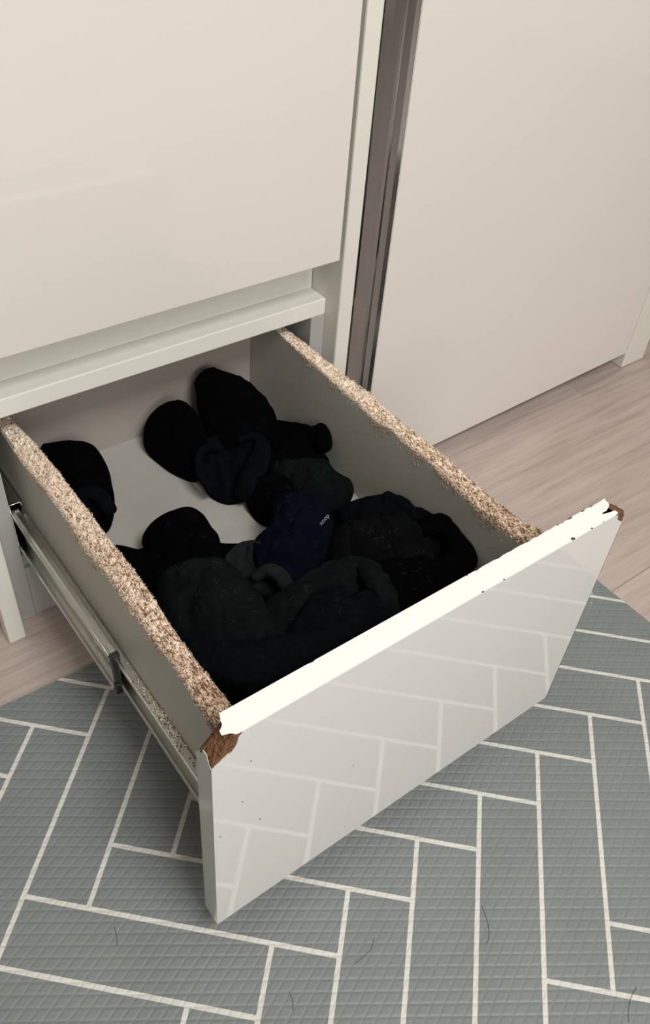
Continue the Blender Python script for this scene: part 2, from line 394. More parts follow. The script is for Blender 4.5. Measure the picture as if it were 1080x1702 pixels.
def side(xa, xb, ta, tb, seed, torn_a, torn_b, dens):
    """xa/xb faces; ta/tb height tables of the torn line on each face"""
    ny, nx = 420, 12
    y0, y1 = YB + 0.0002, 0.131
    bm = bmesh.new(); grid = []
    def top(x, y):
        s = (x - xa) / (xb - xa)
        za, zb = interp(ta, y), interp(tb, y)
        hi = max(za, zb)
        # the board keeps its height over most of its width and breaks away towards the lower face
        w_ = s ** 0.6 if zb > za else 1 - (1 - s) ** 0.6
        z = za + (zb - za) * w_
        z += 0.0016 * nz(x * 1.5, y, seed, 45) + 0.0016 * nz(x, y, seed + 3, 160) + 0.0010 * nz(x, y, seed + 9, 420)
        return z
    for j in range(ny + 1):
        y = y0 + (y1 - y0) * j / ny; rowv = []
        for i in range(nx + 1):
            x = xa + (xb - xa) * i / nx
            dx = 0.0
            if i in (0, nx): dx = (0.0006 + 0.0008 * abs(nz(0, y, seed + i, 260))) * (1 if i == 0 else -1)
            rowv.append(bm.verts.new((x + dx, y, top(x, y) - (0.0012 if i in (0, nx) else 0))))
        grid.append(rowv)
    lowa = [bm.verts.new((xa + 0.0006, y0 + (y1 - y0) * j / ny, ZS)) for j in range(ny + 1)]
    lowb = [bm.verts.new((xb - 0.0006, y0 + (y1 - y0) * j / ny, ZS)) for j in range(ny + 1)]
    for j in range(ny):
        for i in range(nx): bm.faces.new((grid[j][i], grid[j][i + 1], grid[j + 1][i + 1], grid[j + 1][i]))
        bm.faces.new((lowa[j], grid[j][0], grid[j + 1][0], lowa[j + 1]))
        bm.faces.new((grid[j][nx], lowb[j], lowb[j + 1], grid[j + 1][nx]))
        bm.faces.new((lowb[j], lowa[j], lowa[j + 1], lowb[j + 1]))
    bm.faces.new([lowa[0]] + grid[0] + [lowb[0]]); bm.faces.new(([lowa[ny]] + grid[ny] + [lowb[ny]])[::-1])
    core = dpart('side_board', bm, M['chip'])
    # laminate skins
    for xf, tab, sgn, amp in ((xa, ta, 1, torn_a), (xb, tb, -1, torn_b)):
        pts = []
        for j in range(ny + 1):
            y = y0 + (y1 - y0) * j / ny
            jag = amp * (0.0035 * nz(xf, y, seed + 21, 60) + 0.0034 * abs(nz(xf, y, seed + 5, 200)) + 0.0030 * nz(xf, y, seed + 31, 520))
            pts.append((xf, y, interp(tab, y) - 0.0012 - abs(jag)))
        bm = bmesh.new(); cols = []
        for q in pts: cols.append([bm.verts.new((q[0] + dx_, q[1], z_)) for dx_, z_ in ((0, q[2]), (sgn * 0.0005, q[2]), (sgn * 0.0005, ZS), (0, ZS))])
        for a, b in zip(cols, cols[1:]):
            for k in range(4): bm.faces.new((a[k], b[k], b[(k + 1) % 4], a[(k + 1) % 4]))
        bm.faces.new(cols[0]); bm.faces.new(cols[-1][::-1])
        dpart('laminate', bm, M['inner'], 'thin grey laminate with a ragged torn top edge')
    # loose fibres standing out of the torn surface
    for nm, mt, frac in (('wood_flakes', M['flake_pale'], 0.42), ('wood_flakes', M['flake_mid'], 0.30), ('wood_flakes', M['flake_dark'], 0.26)):
        bm = bmesh.new()
        for k in range(int(dens * frac)):
            y = random.triangular(y0 + 0.002, 0.02, 0.02 if mt is M['flake_pale'] else y0) if mt is not M['flake_mid'] else random.uniform(y0 + 0.002, 0.02); s = random.random(); x = xa + (xb - xa) * s
            if random.random() < 0.35 and (torn_a > 0.6 or torn_b > 0.6): x = xa - 0.0002 + random.random() * 0.003
            rough_ = min(1, max(0.25, (-y) / 0.30))
            p = Vector((x, y, top(max(xa, min(xb, x)), y) + random.uniform(-0.0004, 0.0004) - (0.001 * random.random() if x < xa + 0.001 else 0)))
            L = random.uniform(0.0012, 0.0040) * (0.6 + 0.8 * rough_); wd = random.uniform(0.0003, 0.0008)
            a = random.gauss(math.pi / 2, 0.7); up = random.gauss(0.0, 0.45) * rough_
            d = Vector((math.cos(a) * math.cos(up), math.sin(a) * math.cos(up), math.sin(up))) * L / 2
            sd = Vector((-math.sin(a), math.cos(a), random.uniform(-.3, .3))) * wd / 2
            th = Vector((0, 0, wd * 0.5))
            vs_ = [bm.verts.new(q) for q in (p - d - sd * .4, p + d * .2 - sd, p + d, p + d * .2 + sd, p + th)]
            for f_ in ((0, 1, 4), (1, 2, 4), (2, 3, 4), (3, 0, 4)): bm.faces.new([vs_[q] for q in f_])
            bm.faces.new([vs_[q] for q in (3, 2, 1, 0)])
        if mt is not M['flake_pale']:                # ragged tufts torn out under the break
            xf, tb_, sg = xa, ta, -1
            for k in range(int(dens * 0.22)):
                y = random.uniform(y0 + 0.002, 0.0); g = nz(1.3, y, seed, 34) + 0.25 * nz(2.1, y, seed, 110)
                if g < 0.12: continue
                p = Vector((xf - 0.0003 - random.random() * 0.0010, y, interp(tb_, y) - random.random() ** 1.6 * 0.016 * min(1, g * 2.2)))
                L = random.uniform(0.0010, 0.0032); wd = random.uniform(0.0003, 0.0007); a = random.uniform(0, 3.14)
                d = Vector((random.uniform(-.25, .1), math.cos(a), math.sin(a))) * L / 2; sd = Vector((0, -math.sin(a), math.cos(a))) * wd / 2
                vs_ = [bm.verts.new(q) for q in (p - d - sd * .4, p + d * .2 - sd, p + d, p + d * .2 + sd, p + Vector((-wd * .6, 0, 0)))]
                for f_ in ((0, 1, 4), (1, 2, 4), (2, 3, 4), (3, 0, 4)): bm.faces.new([vs_[q] for q in f_])
                bm.faces.new([vs_[q] for q in (3, 2, 1, 0)])
        dpart(nm, bm, mt, 'loose broken wood fibres', 'stuff')
    return top
side(LO, LI, Lout, Lin, 1.7, 1.0, 0.5, 7000)
side(RI, RO, Rin, Rout, 5.3, 1.0, 0.5, 6500)
# crumbs of laminate hanging under the torn lines
bm = bmesh.new()
for tab, xf, n_ in ((Lout, LO, 150), (Rin, RI, 170)):
    for k in range(n_):
        y = random.choice([random.gauss(c, 0.012) for c in ((-.16, -.24, -.28, -.36) if xf == LO else (-.10, -.17, -.21, -.25, -.33, -.36))])
        z = interp(tab, y) - random.uniform(0.002, 0.013) ; s = random.uniform(0.0003, 0.0009)
        p = Vector((xf - 0.0004, y, z)); dd = Vector((0, random.uniform(-1, 1), random.uniform(-1.5, 1))) * s
        q = [p - dd, p + Vector((0, s * .5, s * .3)), p + dd, p + Vector((-s * .5, 0, 0))]
        q = [bm.verts.new(v) for v in q]
        for f_ in ((0, 1, 3), (1, 2, 3), (2, 0, 3), (0, 2, 1)): bm.faces.new([q[i] for i in f_])
dpart('laminate_crumbs', bm, M['lint_bright'], 'pale laminate crumbs under the torn edge', 'stuff')

# front: fibreboard core with both upper corners broken away
e = 0.0005
bm = bmesh.new(); bx(bm, X0 + e, X1 - e, YF + e, YB - 0.0002, Z0 + e, Z1 - e, 0)
def cut(bm, p1, p2, p3, inside):
    n = (Vector(p2) - Vector(p1)).cross(Vector(p3) - Vector(p1)).normalized()
    if n.dot(Vector(inside) - Vector(p1)) > 0: n = -n
    r = bmesh.ops.bisect_plane(bm, geom=bm.verts[:] + bm.edges[:] + bm.faces[:], plane_co=p1, plane_no=n, clear_outer=True)
    ed = [g for g in r['geom_cut'] if isinstance(g, bmesh.types.BMEdge)]
    f_ = bmesh.ops.holes_fill(bm, edges=ed)['faces']
    return n
inside = (0.1, YF + 0.01, 0.2)
pb = atx(325, 1249, X0 + 0.001); PA = (X0 + e, YB, 0.312); PB = (X0 + 0.030, YB, Z1); PC = (X0 + e, YF + 0.004, Z1 - 0.004)
print('break', aty(363, 1188, YB), atz(363, 1188, Z1), aty(325, 1249, YB))
cut(bm, PA, PB, PC, inside)
cut(bm, (X0, YF + 0.006, Z1 - 0.022), (X0 + 0.020, YF + 0.006, Z1), (X0 + 0.006, YF, Z1 - 0.014), inside)
cut(bm, (X1 - 0.012, YB, Z1), (X1, YB, Z1 - 0.008), (X1 - 0.002, YF, Z1 - 0.001), inside)
cut(bm, (X1 - 0.004, YF, Z1), (X1, YF, Z1 - 0.010), (X1 - 0.002, YB, Z1 - 0.001), inside)
bmesh.ops.triangulate(bm, faces=bm.faces[:])
for it in range(7):
    es = [e_ for e_ in bm.edges if e_.calc_length() > 0.0016 and all(min((v.co - Vector(c)).length for c in ((X0, YF, Z1), (X1, YF, Z1))) < 0.10 for v in e_.verts)]
    es += [e_ for e_ in bm.edges if e_.calc_length() > 0.08]
    if not es: break
    bmesh.ops.subdivide_edges(bm, edges=list(set(es)), cuts=1, use_grid_fill=False)
    bmesh.ops.triangulate(bm, faces=[f_ for f_ in bm.faces if len(f_.verts) > 3])
cc = [Vector((X0, YF, Z1)), Vector((X1, YF, Z1))]
for v in bm.verts:
    d0 = min((v.co - c).length for c in cc)
    if d0 < 0.06:
        k = 1 - d0 / 0.06
        inw = (Vector((0.1, YF + T / 2, 0.25)) - v.co).normalized()
        v.co += inw * k * 0.0022 * (0.5 + nz(v.co.x, v.co.y, v.co.z, 260) + 0.7 * nz(v.co.x, v.co.y, v.co.z, 700))
dpart('front_panel', bm, M['fibre'], 'brown fibreboard core showing at the broken corners')

def rag(pts, amp=0.0009, step=0.0022):
    """make the polyline ragged in its own plane"""
    out = [Vector(pts[0])]
    for a, b in zip(pts, pts[1:]):
        a, b = Vector(a), Vector(b); L = (b - a).length; n = max(1, int(L / step))
        for k in range(1, n + 1):
            p = a.lerp(b, k / n)
            if k < n: p = p + Vector((random.uniform(-1, 1), random.uniform(-1, 1), random.uniform(-1, 1))) * amp
            out.append(p)
    return out
def flat(pts, ax, val, ylo=0.0, xlo=0.0):
    r = []
    for p in pts:
        p = Vector(p); p[ax] = val
        p.x = min(max(p.x, X0 + xlo), X1); p.y = min(max(p.y, YF + ylo), YB); p.z = min(max(p.z, Z0), Z1)
        r.append(p)
    return r
# front face laminate
tl = [aty(u, v, YF) for u, v in ((350.4,1281.5),(362,1270),(374,1258.5),(384,1250),(390.4,1243),(395,1231),(398.5,1223.7),(407,1214))]
tr = [aty(u, v, YF) for u, v in ((1022,858.5),(1027.7,857),(1025.5,863),(1029,866),(1033,867.5),(1037.5,869))]
tl[-1].z = Z1; tr[0].z = Z1; tl[0].x = X0; tr[-1].x = X1
pts = flat(rag(tl, 0.0006) + rag(tr, 0.0005) + [Vector((X1, YF, Z0)), Vector((X0, YF, Z0))], 1, YF)
dpart('front_laminate', prism(pts, (0, 0.0006, 0)), M['gloss_front'], 'glossy pale grey drawer front face with broken upper corners')
# top edge band
lt = [atz(u, v, Z1) for u, v in ((363,1184),(366,1197),(369,1204),(364.4,1214.8),(368,1222),(381.5,1218.5),(392,1220),(406.7,1214))]
rt = [atz(u, v, Z1) for u, v in ((1022,858.5),(1025.5,854.4),(1027,851.7),(1022,848),(1011,852),(1002,854.5),(1000.5,852.8),(1007.8,849),(1012,841),(1011,835.5),(1007,833),(1005.5,828.7))]
lt[0].y = YB; lt[-1].y = YF; rt[0].y = YF; rt[-1].y = YB
nib = []
xx = rt[-1].x - 0.01
while xx > lt[0].x + 0.02:                       # small nicks along the back edge
    nib.append(Vector((xx, YB - (random.uniform(0.0004, 0.0013) if random.random() < (0.5 if xx > 0.2 else 0.08) else 0), Z1))); xx -= random.uniform(0.002, 0.006)
pts = flat(rag(lt, 0.0005) + rag(rt, 0.0004) + nib, 2, Z1, 0.00062, 0.0)
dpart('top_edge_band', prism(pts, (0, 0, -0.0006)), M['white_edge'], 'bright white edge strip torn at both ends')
# left edge band
lb = [atx(u, v, X0) for u, v in ((350,1281),(346,1268),(343,1256),(337,1247),(334.8,1252.6),(331,1247),(325,1247.4))]
lb[0].y = YF; lb[-1].y = YB
pts = flat(rag(lb, 0.0005) + [Vector((X0, YB, Z0)), Vector((X0, YF, Z0))], 0, X0, 0.00062)
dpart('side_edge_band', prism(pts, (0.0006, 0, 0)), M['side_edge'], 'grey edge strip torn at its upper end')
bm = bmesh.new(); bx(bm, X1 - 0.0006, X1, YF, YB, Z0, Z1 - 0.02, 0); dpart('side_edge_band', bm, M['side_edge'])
bm = bmesh.new(); bx(bm, X0 + 0.032, X1 - 0.014, YB - 0.0002, YB + 0.0001, Z0, Z1 - 0.0015, 0); dpart('back_laminate', bm, M['inner'])
# chipped spots on the edge
for (u, v, s) in ((803,984,0.0016),(838,963.5,0.0010),(952.5,895.5,0.0021),(983.5,878.3,0.0012),(1003,867.3,0.0007)):
    p = atz(u, v, Z1); bm = bmesh.new()
    pp = [(p.x + s * 1.2 * math.cos(a) * random.uniform(.6, 1.2), max(YF + 0.0001, p.y + s * math.sin(a) * random.uniform(.6, 1.1)), Z1 + 0.0001) for a in [k * 6.2832 / 7 for k in range(7)]]
    prism(pp, (0, 0, -0.0004), bm); dpart('edge_chip', bm, M['chip_spot'], 'small dark chip in the white edge')
for (u, v, s) in ((782,938,0.0011),(947,862,0.0020),(967,848.5,0.0014),(982,840,0.0011),(927,871.5,0.0011),(766,947,0.0006)):
    p = atz(u, v, Z1); bm = bmesh.new()
    pp = [(p.x + s * 1.8 * math.cos(a) * random.uniform(.6, 1.2), min(YB + 0.0002, YB - 0.0003 + s * .6 * math.sin(a)), Z1 + 0.0001) for a in [k * 6.2832 / 7 for k in range(7)]]
    prism(pp, (0, 0, -0.0004), bm); dpart('edge_chip', bm, M['chip_spot'], 'small dark chip in the white edge')
bm = bmesh.new()
for k in range(60):                               # white flaking at the front arris
    u0, v0 = random.choice(((808, 981), (835, 966), (838, 964), (955, 897), (411, 1214), (406, 1220), (987, 985), (980, 1003), (930, 912)))
    p = aty(u0 + random.uniform(-9, 9), v0 + random.uniform(-1.5, 4), YF - 0.0001); p.z = min(p.z, Z1); s = random.uniform(0.0002, 0.0006)
    prism([(p.x - s, p.y, p.z), (p.x + s * .3, p.y, p.z - s), (p.x + s, p.y, p.z + s * .5)], (0, 0.0003, 0), bm)
dpart('lacquer_flakes', bm, M['white_edge'], 'tiny white flakes of chipped lacquer', 'stuff')
for (u, v) in ((417,1265),(403,1333),(432,1361),(366,1391),(587,1273),(432,1361)):
    p = aty(u, v, YF - 0.0001); s = 0.0007; bm = bmesh.new()
    prism([(p.x + s * math.cos(a), p.y, p.z + 1.7 * s * math.sin(a)) for a in [k * 1.2566 for k in range(5)]], (0, 0.0003, 0), bm); dpart('front_speck', bm, M['flake_dark'])

# telescopic slides
def channel(bm, x0, x1, z0, z1, ya, yb, dza=0.0, dzb=0.0, lip=0.008, th=0.0012, opening=-1):
    """C section running along Y, flat web on one side and lips turned over top and bottom, beads rolled in the web"""
    if opening < 0: web, edge = x1, x0
    else: web, edge = x0, x1
    s = 1 if edge > web else -1
    zc = (z0 + z1) / 2
    P = [(edge, z1 - lip * .8), (edge, z1 - 0.002), (edge - s * 0.002, z1), (web + s * 0.001, z1), (web, z1 - 0.001), (web, z0 + 0.001), (web + s * 0.001, z0), (edge - s * 0.002, z0), (edge, z0 + 0.002), (edge, z0 + lip * .8)]
    Q = [(edge - s * th, z0 + lip * .8), (edge - s * th, z0 + 0.0025), (edge - s * 0.0028, z0 + th), (web + s * th, z0 + th), (web + s * th, zc - 0.008), (web + s * (th + 0.0022), zc - 0.005), (web + s * (th + 0.0022), zc + 0.005), (web + s * th, zc + 0.008), (web + s * th, z1 - th), (edge - s * 0.0028, z1 - th), (edge - s * th, z1 - 0.0025), (edge - s * th, z1 - lip * .8)]
    ring = P + Q
    a = [bm.verts.new((x, ya, z + dza)) for x, z in ring]; b = [bm.verts.new((x, yb, z + dzb)) for x, z in ring]
    n = len(ring)
    for i in range(n): bm.faces.new((a[i], b[i], b[(i + 1) % n], a[(i + 1) % n]))
    f1 = bm.faces.new(a); f2 = bm.faces.new(b[::-1]); bmesh.ops.triangulate(bm, faces=[f1, f2])
for sd in (0, 1):
    if sd == 0: f_ = lambda x: x
    else: f_ = lambda x: 0.1981 - x
    def ch(name, x0, x1, *a, op=-1, **k):
        bm = bmesh.new(); xa, xb = sorted((f_(x0), f_(x1)))
        channel(bm, xa, xb, *a, opening=op if sd == 0 else -op, **k)
        return dpart(name, bm, M['steel'], 'zinc grey steel slide rail')
    ch('slide_rail', -0.0995, -0.0900, 0.1345, 0.1745, YB + 0.002, 0.10)                 # on the drawer
    ch('slide_rail', -0.1055, -0.0975, 0.1210, 0.1850, -0.216, 0.25, dza=0.003, dzb=-0.008)  # middle member
    bm = bmesh.new(); xa, xb = sorted((f_(-0.1072), f_(-0.0925)))
    channel(bm, xa, xb, 0.1130, 0.1890, 0.030, 0.48, opening=1 if sd == 0 else -1)
    W(obj('cabinet_rail', bm, M['steel'], ward))
    bm = bmesh.new()
    for zz, rr_ in ((0.1795, 0.0022), (0.1265, 0.0020)): tube(bm, [(f_(-0.1052), -0.2155, zz + 0.003), (f_(-0.1052), 0.03, zz - 0.0055)], rr_, 8)
    dpart('slide_bead', bm, M['steel'])
    bm = bmesh.new()
    for zz in (0.1722, 0.1368): tube(bm, [(f_(-0.0993), YB + 0.003, zz), (f_(-0.0993), -0.22, zz)], 0.0016, 8)
    dpart('slide_bead', bm, M['steel'])
    # black ball cage and end stops at the end of the middle member
    bm = bmesh.new()
    xa, xb = sorted((f_(-0.1062), f_(-0.0968)))
    bx(bm, xa, xb, -0.2215, -0.2145, 0.1715, 0.1870, 0.0015); bx(bm, xa, xb, -0.2215, -0.2145, 0.1245, 0.1400, 0.0015)
    bx(bm, xa + 0.002, xb - 0.002, -0.2190, -0.2120, 0.1390, 0.1725, 0.0006)
    dpart('end_stop', bm, M['black_plastic'], 'black plastic stop on the slide end')
for a, b in ((-0.105, -0.155), (-0.165, -0.205)):
    bm = bmesh.new(); bx(bm, -0.0990, -0.0972, b, a, 0.1400, 0.1440, 0.0003); dpart('slide_slot', bm, M['black_plastic'], 'dark slot in the slide rail')

# sawdust on the slide
for mt, n_ in ((M['flake_pale'], 150), (M['flake_mid'], 60), (M['lint'], 60)):
    bm = bmesh.new()
    for k in range(n_):
        y = random.triangular(-0.37, -0.22, -0.325); x = random.uniform(-0.0985, -0.0902); z = 0.1746
        s = random.uniform(0.0003, 0.0009)
        m_ = bmesh.ops.create_icosphere(bm, subdivisions=1, radius=s, matrix=Matrix.Translation((x, y, z + s * .5)))
    dpart('sawdust', bm, mt, 'sawdust crumbs on the steel slide', 'stuff')

# ---------------------------------------------------------------- socks
def smooth_closed(pts, n):
    out = []; m = len(pts)
    for k in range(n):
        t_ = k / n * m; i = int(t_); f_ = t_ - i
        p0, p1, p2, p3 = (Vector(pts[(i + q) % m]) for q in (-1, 0, 1, 2))
        out.append(0.5 * ((2 * p1) + (p2 - p0) * f_ + (2 * p0 - 5 * p1 + 4 * p2 - p3) * f_ ** 2 + (3 * p1 - p0 - 3 * p2 + p3) * f_ ** 3))
    return out
def smooth_open(pts, n):
    out = []; m = len(pts) - 1
    P = lambda i: pts[max(0, min(m, i))]
    for k in range(n + 1):
        t_ = k / n * m; i = min(int(t_), m - 1); f_ = t_ - i
        r = []
        for c in range(len(pts[0])):
            p0, p1, p2, p3 = P(i - 1)[c], P(i)[c], P(i + 1)[c], P(i + 2)[c]
            r.append(0.5 * ((2 * p1) + (p2 - p0) * f_ + (2 * p0 - 5 * p1 + 4 * p2 - p3) * f_ ** 2 + (3 * p1 - p0 - 3 * p2 + p3) * f_ ** 3))
        out.append(r)
    return out
def segd(p, a, b):
    ax, ay = b[0] - a[0], b[1] - a[1]; L = ax * ax + ay * ay or 1e-9
    t_ = max(0, min(1, ((p[0] - a[0]) * ax + (p[1] - a[1]) * ay) / L))
    return math.hypot(p[0] - a[0] - ax * t_, p[1] - a[1] - ay * t_)
SOCKS = []
def keep_in(q):
    q.x = min(max(q.x, LI + 0.0022), RI - 0.0022); q.y = min(max(q.y, YB + 0.0012), 0.1120)
def lint_on(o, mat, pts_local, n, seed, size=0.010):
    rnd = random.Random(seed); bm = bmesh.new()
    for k in range(n):
        p, nrm = rnd.choice(pts_local)
        a = rnd.uniform(0, 6.28); d = Vector((math.cos(a), math.sin(a), 0)); d = (d - nrm * d.dot(nrm)).normalized(); s_ = nrm.cross(d)
        L = rnd.uniform(0.3, 1.0) * size; c = rnd.uniform(-0.5, 0.5)
        tube(bm, [p + nrm * (0.0005 + 0.0006 * math.sin(q * 2)) + d * L * (q - 2) / 4 + s_ * L * c * ((q - 2) / 4) ** 2 + s_ * L * .1 * rnd.uniform(-1, 1) for q in range(5)], rnd.uniform(0.00004, 0.00008), 3)
    me = bpy.data.meshes.new('lint'); bm.to_mesh(me); bm.free(); me.materials.append(mat)
    l = bpy.data.objects.new('lint', me); col.objects.link(l); l.parent = o; l['kind'] = 'stuff'; l['label'] = 'pale lint fibres and hairs caught on the fabric'
def pillow(label, mat, outline, centre, h, hb=0.012, folds=(), p=0.5, seed=0, wr=0.0025, lint=0, name='sock', flat_=0.0, zmin=ZF + 0.0006):
    """a crumpled sock: outline and centre are photo points with heights, then real world geometry"""
    ol = smooth_closed([atz(*q) for q in outline], 120); C = atz(*centre)
    rings = 34; bm = bmesh.new(); V = []
    fw = [(atz(a[0], a[1], centre[2]), atz(b[0], b[1], centre[2]), amp, wd) for a, b, amp, wd in folds]
    info = []
    for top in (1, -1):
        rr = []
        for r in range(rings + 1):
            s = r / rings
            if r == rings and top == -1: rr.append(V[0][rings]); continue
            if r == 0:
                q = C.copy(); ring_pts = [q]
            else: ring_pts = [C.lerp(o_, s) for o_ in ol]
            vs_ = []
            for q in ring_pts:
                q = q.copy()
                prof_ = (1 - s ** 2.4) ** p
                if top == 1:
                    q.z += h * prof_
                    k = min(1, (1 - s) * 5)
                    for a, b, amp, wd in fw: q.z += k * amp * math.exp(-(segd(q, a, b) / wd) ** 2)
                    wv = nz(q.x, q.y, seed, 28) * wr * 1.6 + (abs(nz(q.x + .3, q.y, seed + 7, 55)) - 0.2) * wr * 1.5 + nz(q.x, q.y, seed + 3, 140) * wr * 0.35
                    q.z += wv * k - max(0, 1 - abs(nz(q.x, q.y, seed + 17, 24)) * 9) * wr * 1.3 * k
                    q.x += nz(q.x, q.y, seed + 11, 60) * wr * 0.6
                else: q.z -= hb * prof_
                q.z = max(q.z, zmin); keep_in(q)
                vs_.append(bm.verts.new(q))
            if r == 0: vs_ = vs_ * 120
            rr.append(vs_)
        V.append(rr)
        for r in range(rings):
            for k in range(120):
                a, b = rr[r][k], rr[r][(k + 1) % 120]; c, d = rr[r + 1][(k + 1) % 120], rr[r + 1][k]
                try:
                    bm.faces.new((a, d, c) if r == 0 else (a, d, c, b))
                except ValueError: pass
    bm.normal_update()
    samp = []
    if lint:
        bm.faces.ensure_lookup_table()
    o = obj(name, bm, mat, None, True); tag(o, label, 'sock')
    # origin at the sock's own base
    base_ = Vector((C.x, C.y, zmin)); o.data.transform(Matrix.Translation(-base_)); o.location = base_
    if lint:
        top_ = [(p_.center.copy(), p_.normal.copy()) for p_ in o.data.polygons if p_.normal.z > 0.35]
        lint_on(o, M['lint'], top_, lint, seed)
    SOCKS.append(o); return o
def roll(label, mat, pts, n=90, m=40, up=(0, 0, 1), seed=0, wr=0.0022, cuff=False, lint=0, name='sock', parent=None, rib=0.0, zmin=ZF + 0.0006):
    """sock body swept along a path; pts = (Vector, half width, half height)"""
    P = smooth_open([(q.x, q.y, q.z, w_, h_) for q, w_, h_ in pts], n)
    up = Vector(up).normalized(); bm = bmesh.new(); rings = []
    C = [Vector(q[:3]) for q in P]
    seq = [(i, 1.0) for i in range(n + 1)]
    def ring(c, t_, w_, h_, i):
        sdv = t_.cross(up).normalized(); u2 = sdv.cross(t_).normalized(); vs_ = []
        for k in range(m):
            a = 6.28318 * k / m; ca, sa = math.cos(a), math.sin(a)
            q = c + sdv * w_ * ca + u2 * h_ * (abs(sa) ** 0.85) * (1 if sa > 0 else -1)
            d = (q - c); dl = d.length or 1e-6
            f_ = nz(q.x, q.y, q.z + seed, 32) * wr * 1.8 + (abs(nz(q.x, q.y, q.z + seed + 4, 65)) - .2) * wr * 1.4 + nz(q.x, q.y, q.z + seed, 150) * wr * .35
            f_ -= max(0, 1 - abs(nz(q.x, q.y, q.z + seed + 13, 30)) * 8) * wr * 1.0
            if rib: f_ += rib * math.sin(a * m / 4 * 1.0 * 2)
            q = q + d / dl * f_ * min(1, dl / 0.006)
            q.z = max(q.z, zmin); keep_in(q); vs_.append(bm.verts.new(q))
        return vs_
    T_ = [(C[min(i + 1, n)] - C[max(i - 1, 0)]).normalized() for i in range(n + 1)]
    cap = 8
    w0, h0 = P[0][3], P[0][4]
    for k in range(cap, 0, -1):                       # rounded start
        a = k / cap * math.pi / 2
        rings.append(ring(C[0] - T_[0] * min(w0, h0) * math.sin(a) * 0.9, T_[0], max(w0 * math.cos(a), 2e-4), max(h0 * math.cos(a), 2e-4), 0))
    for i in range(n + 1): rings.append(ring(C[i], T_[i], P[i][3], P[i][4], i))
    w1, h1 = P[n][3], P[n][4]
    if cuff:                                          # rolled lip, then the inside of the opening
        lip = 0.0022
        for k in range(1, 7):
            a = k / 6 * math.pi
            rings.append(ring(C[n] + T_[n] * lip * math.sin(a) * .8, T_[n], w1 - lip * (1 - math.cos(a)), max(h1 - lip * (1 - math.cos(a)), 6e-4), n))
        for k in range(1, 14):
            i = max(0, n - k * 2)
            rings.append(ring(C[i], T_[i], max(P[i][3] - 2 * lip, 5e-4) * (1 - k / 30), max(P[i][4] - 2 * lip, 4e-4) * (1 - k / 30), i))
    else:
        for k in range(1, cap + 1):
            a = k / cap * math.pi / 2
            rings.append(ring(C[n] + T_[n] * min(w1, h1) * math.sin(a) * 0.9, T_[n], max(w1 * math.cos(a), 2e-4), max(h1 * math.cos(a), 2e-4), n))
    for a, b in zip(rings, rings[1:]):
        for k in range(m): bm.faces.new((a[k], a[(k + 1) % m], b[(k + 1) % m], b[k]))
    bm.faces.new(rings[0]); bm.faces.new(rings[-1][::-1])
    o = obj(name, bm, mat, parent, True)
    if parent is None:
        tag(o, label, 'sock'); base_ = Vector((C[n // 2].x, C[n // 2].y, zmin)); o.data.transform(Matrix.Translation(-base_)); o.location = base_
        SOCKS.append(o)
    else:
        o.data.transform(parent.matrix_basis.inverted())
        if label: o['label'] = label
    if lint: lint_on(o, M['lint'], [(p_.center.copy(), p_.normal.copy()) for p_ in o.data.polygons if p_.normal.z > 0.35], lint, seed)
    return o

#SOCKS_BEGIN
# --- back group
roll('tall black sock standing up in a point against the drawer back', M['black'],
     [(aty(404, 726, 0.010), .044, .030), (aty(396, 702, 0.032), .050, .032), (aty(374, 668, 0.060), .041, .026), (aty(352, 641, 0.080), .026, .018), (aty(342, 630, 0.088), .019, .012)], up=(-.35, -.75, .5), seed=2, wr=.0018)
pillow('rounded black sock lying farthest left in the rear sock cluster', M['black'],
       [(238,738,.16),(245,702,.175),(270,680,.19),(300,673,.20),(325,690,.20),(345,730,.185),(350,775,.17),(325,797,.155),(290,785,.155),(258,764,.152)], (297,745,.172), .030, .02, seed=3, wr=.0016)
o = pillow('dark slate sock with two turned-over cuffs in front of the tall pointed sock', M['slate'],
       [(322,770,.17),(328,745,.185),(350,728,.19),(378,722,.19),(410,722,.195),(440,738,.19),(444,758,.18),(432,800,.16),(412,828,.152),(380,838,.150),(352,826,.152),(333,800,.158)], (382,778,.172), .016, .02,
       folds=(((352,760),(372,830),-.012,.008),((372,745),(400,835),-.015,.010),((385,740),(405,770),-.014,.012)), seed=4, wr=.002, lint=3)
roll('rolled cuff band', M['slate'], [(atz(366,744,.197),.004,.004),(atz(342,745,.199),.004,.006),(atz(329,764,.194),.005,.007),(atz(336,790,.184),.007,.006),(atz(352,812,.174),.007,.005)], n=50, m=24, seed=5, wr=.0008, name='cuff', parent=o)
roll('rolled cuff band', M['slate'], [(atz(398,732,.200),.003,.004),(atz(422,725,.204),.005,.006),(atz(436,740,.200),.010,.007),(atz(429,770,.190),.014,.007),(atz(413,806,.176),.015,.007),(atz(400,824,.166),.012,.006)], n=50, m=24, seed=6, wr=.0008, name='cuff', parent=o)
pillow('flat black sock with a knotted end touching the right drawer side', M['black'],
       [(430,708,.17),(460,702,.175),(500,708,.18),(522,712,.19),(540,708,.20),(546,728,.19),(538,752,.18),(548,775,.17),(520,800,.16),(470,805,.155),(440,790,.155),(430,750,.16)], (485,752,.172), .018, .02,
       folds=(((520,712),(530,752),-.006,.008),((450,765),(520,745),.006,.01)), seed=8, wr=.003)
roll('black sock toe', M['black'], [(atz(522,724,.198),.012,.010),(atz(534,718,.203),.013,.012),(atz(538,738,.198),.012,.012)], n=24, m=22, seed=9, wr=.0012, name='sock_toe', parent=SOCKS[-1])
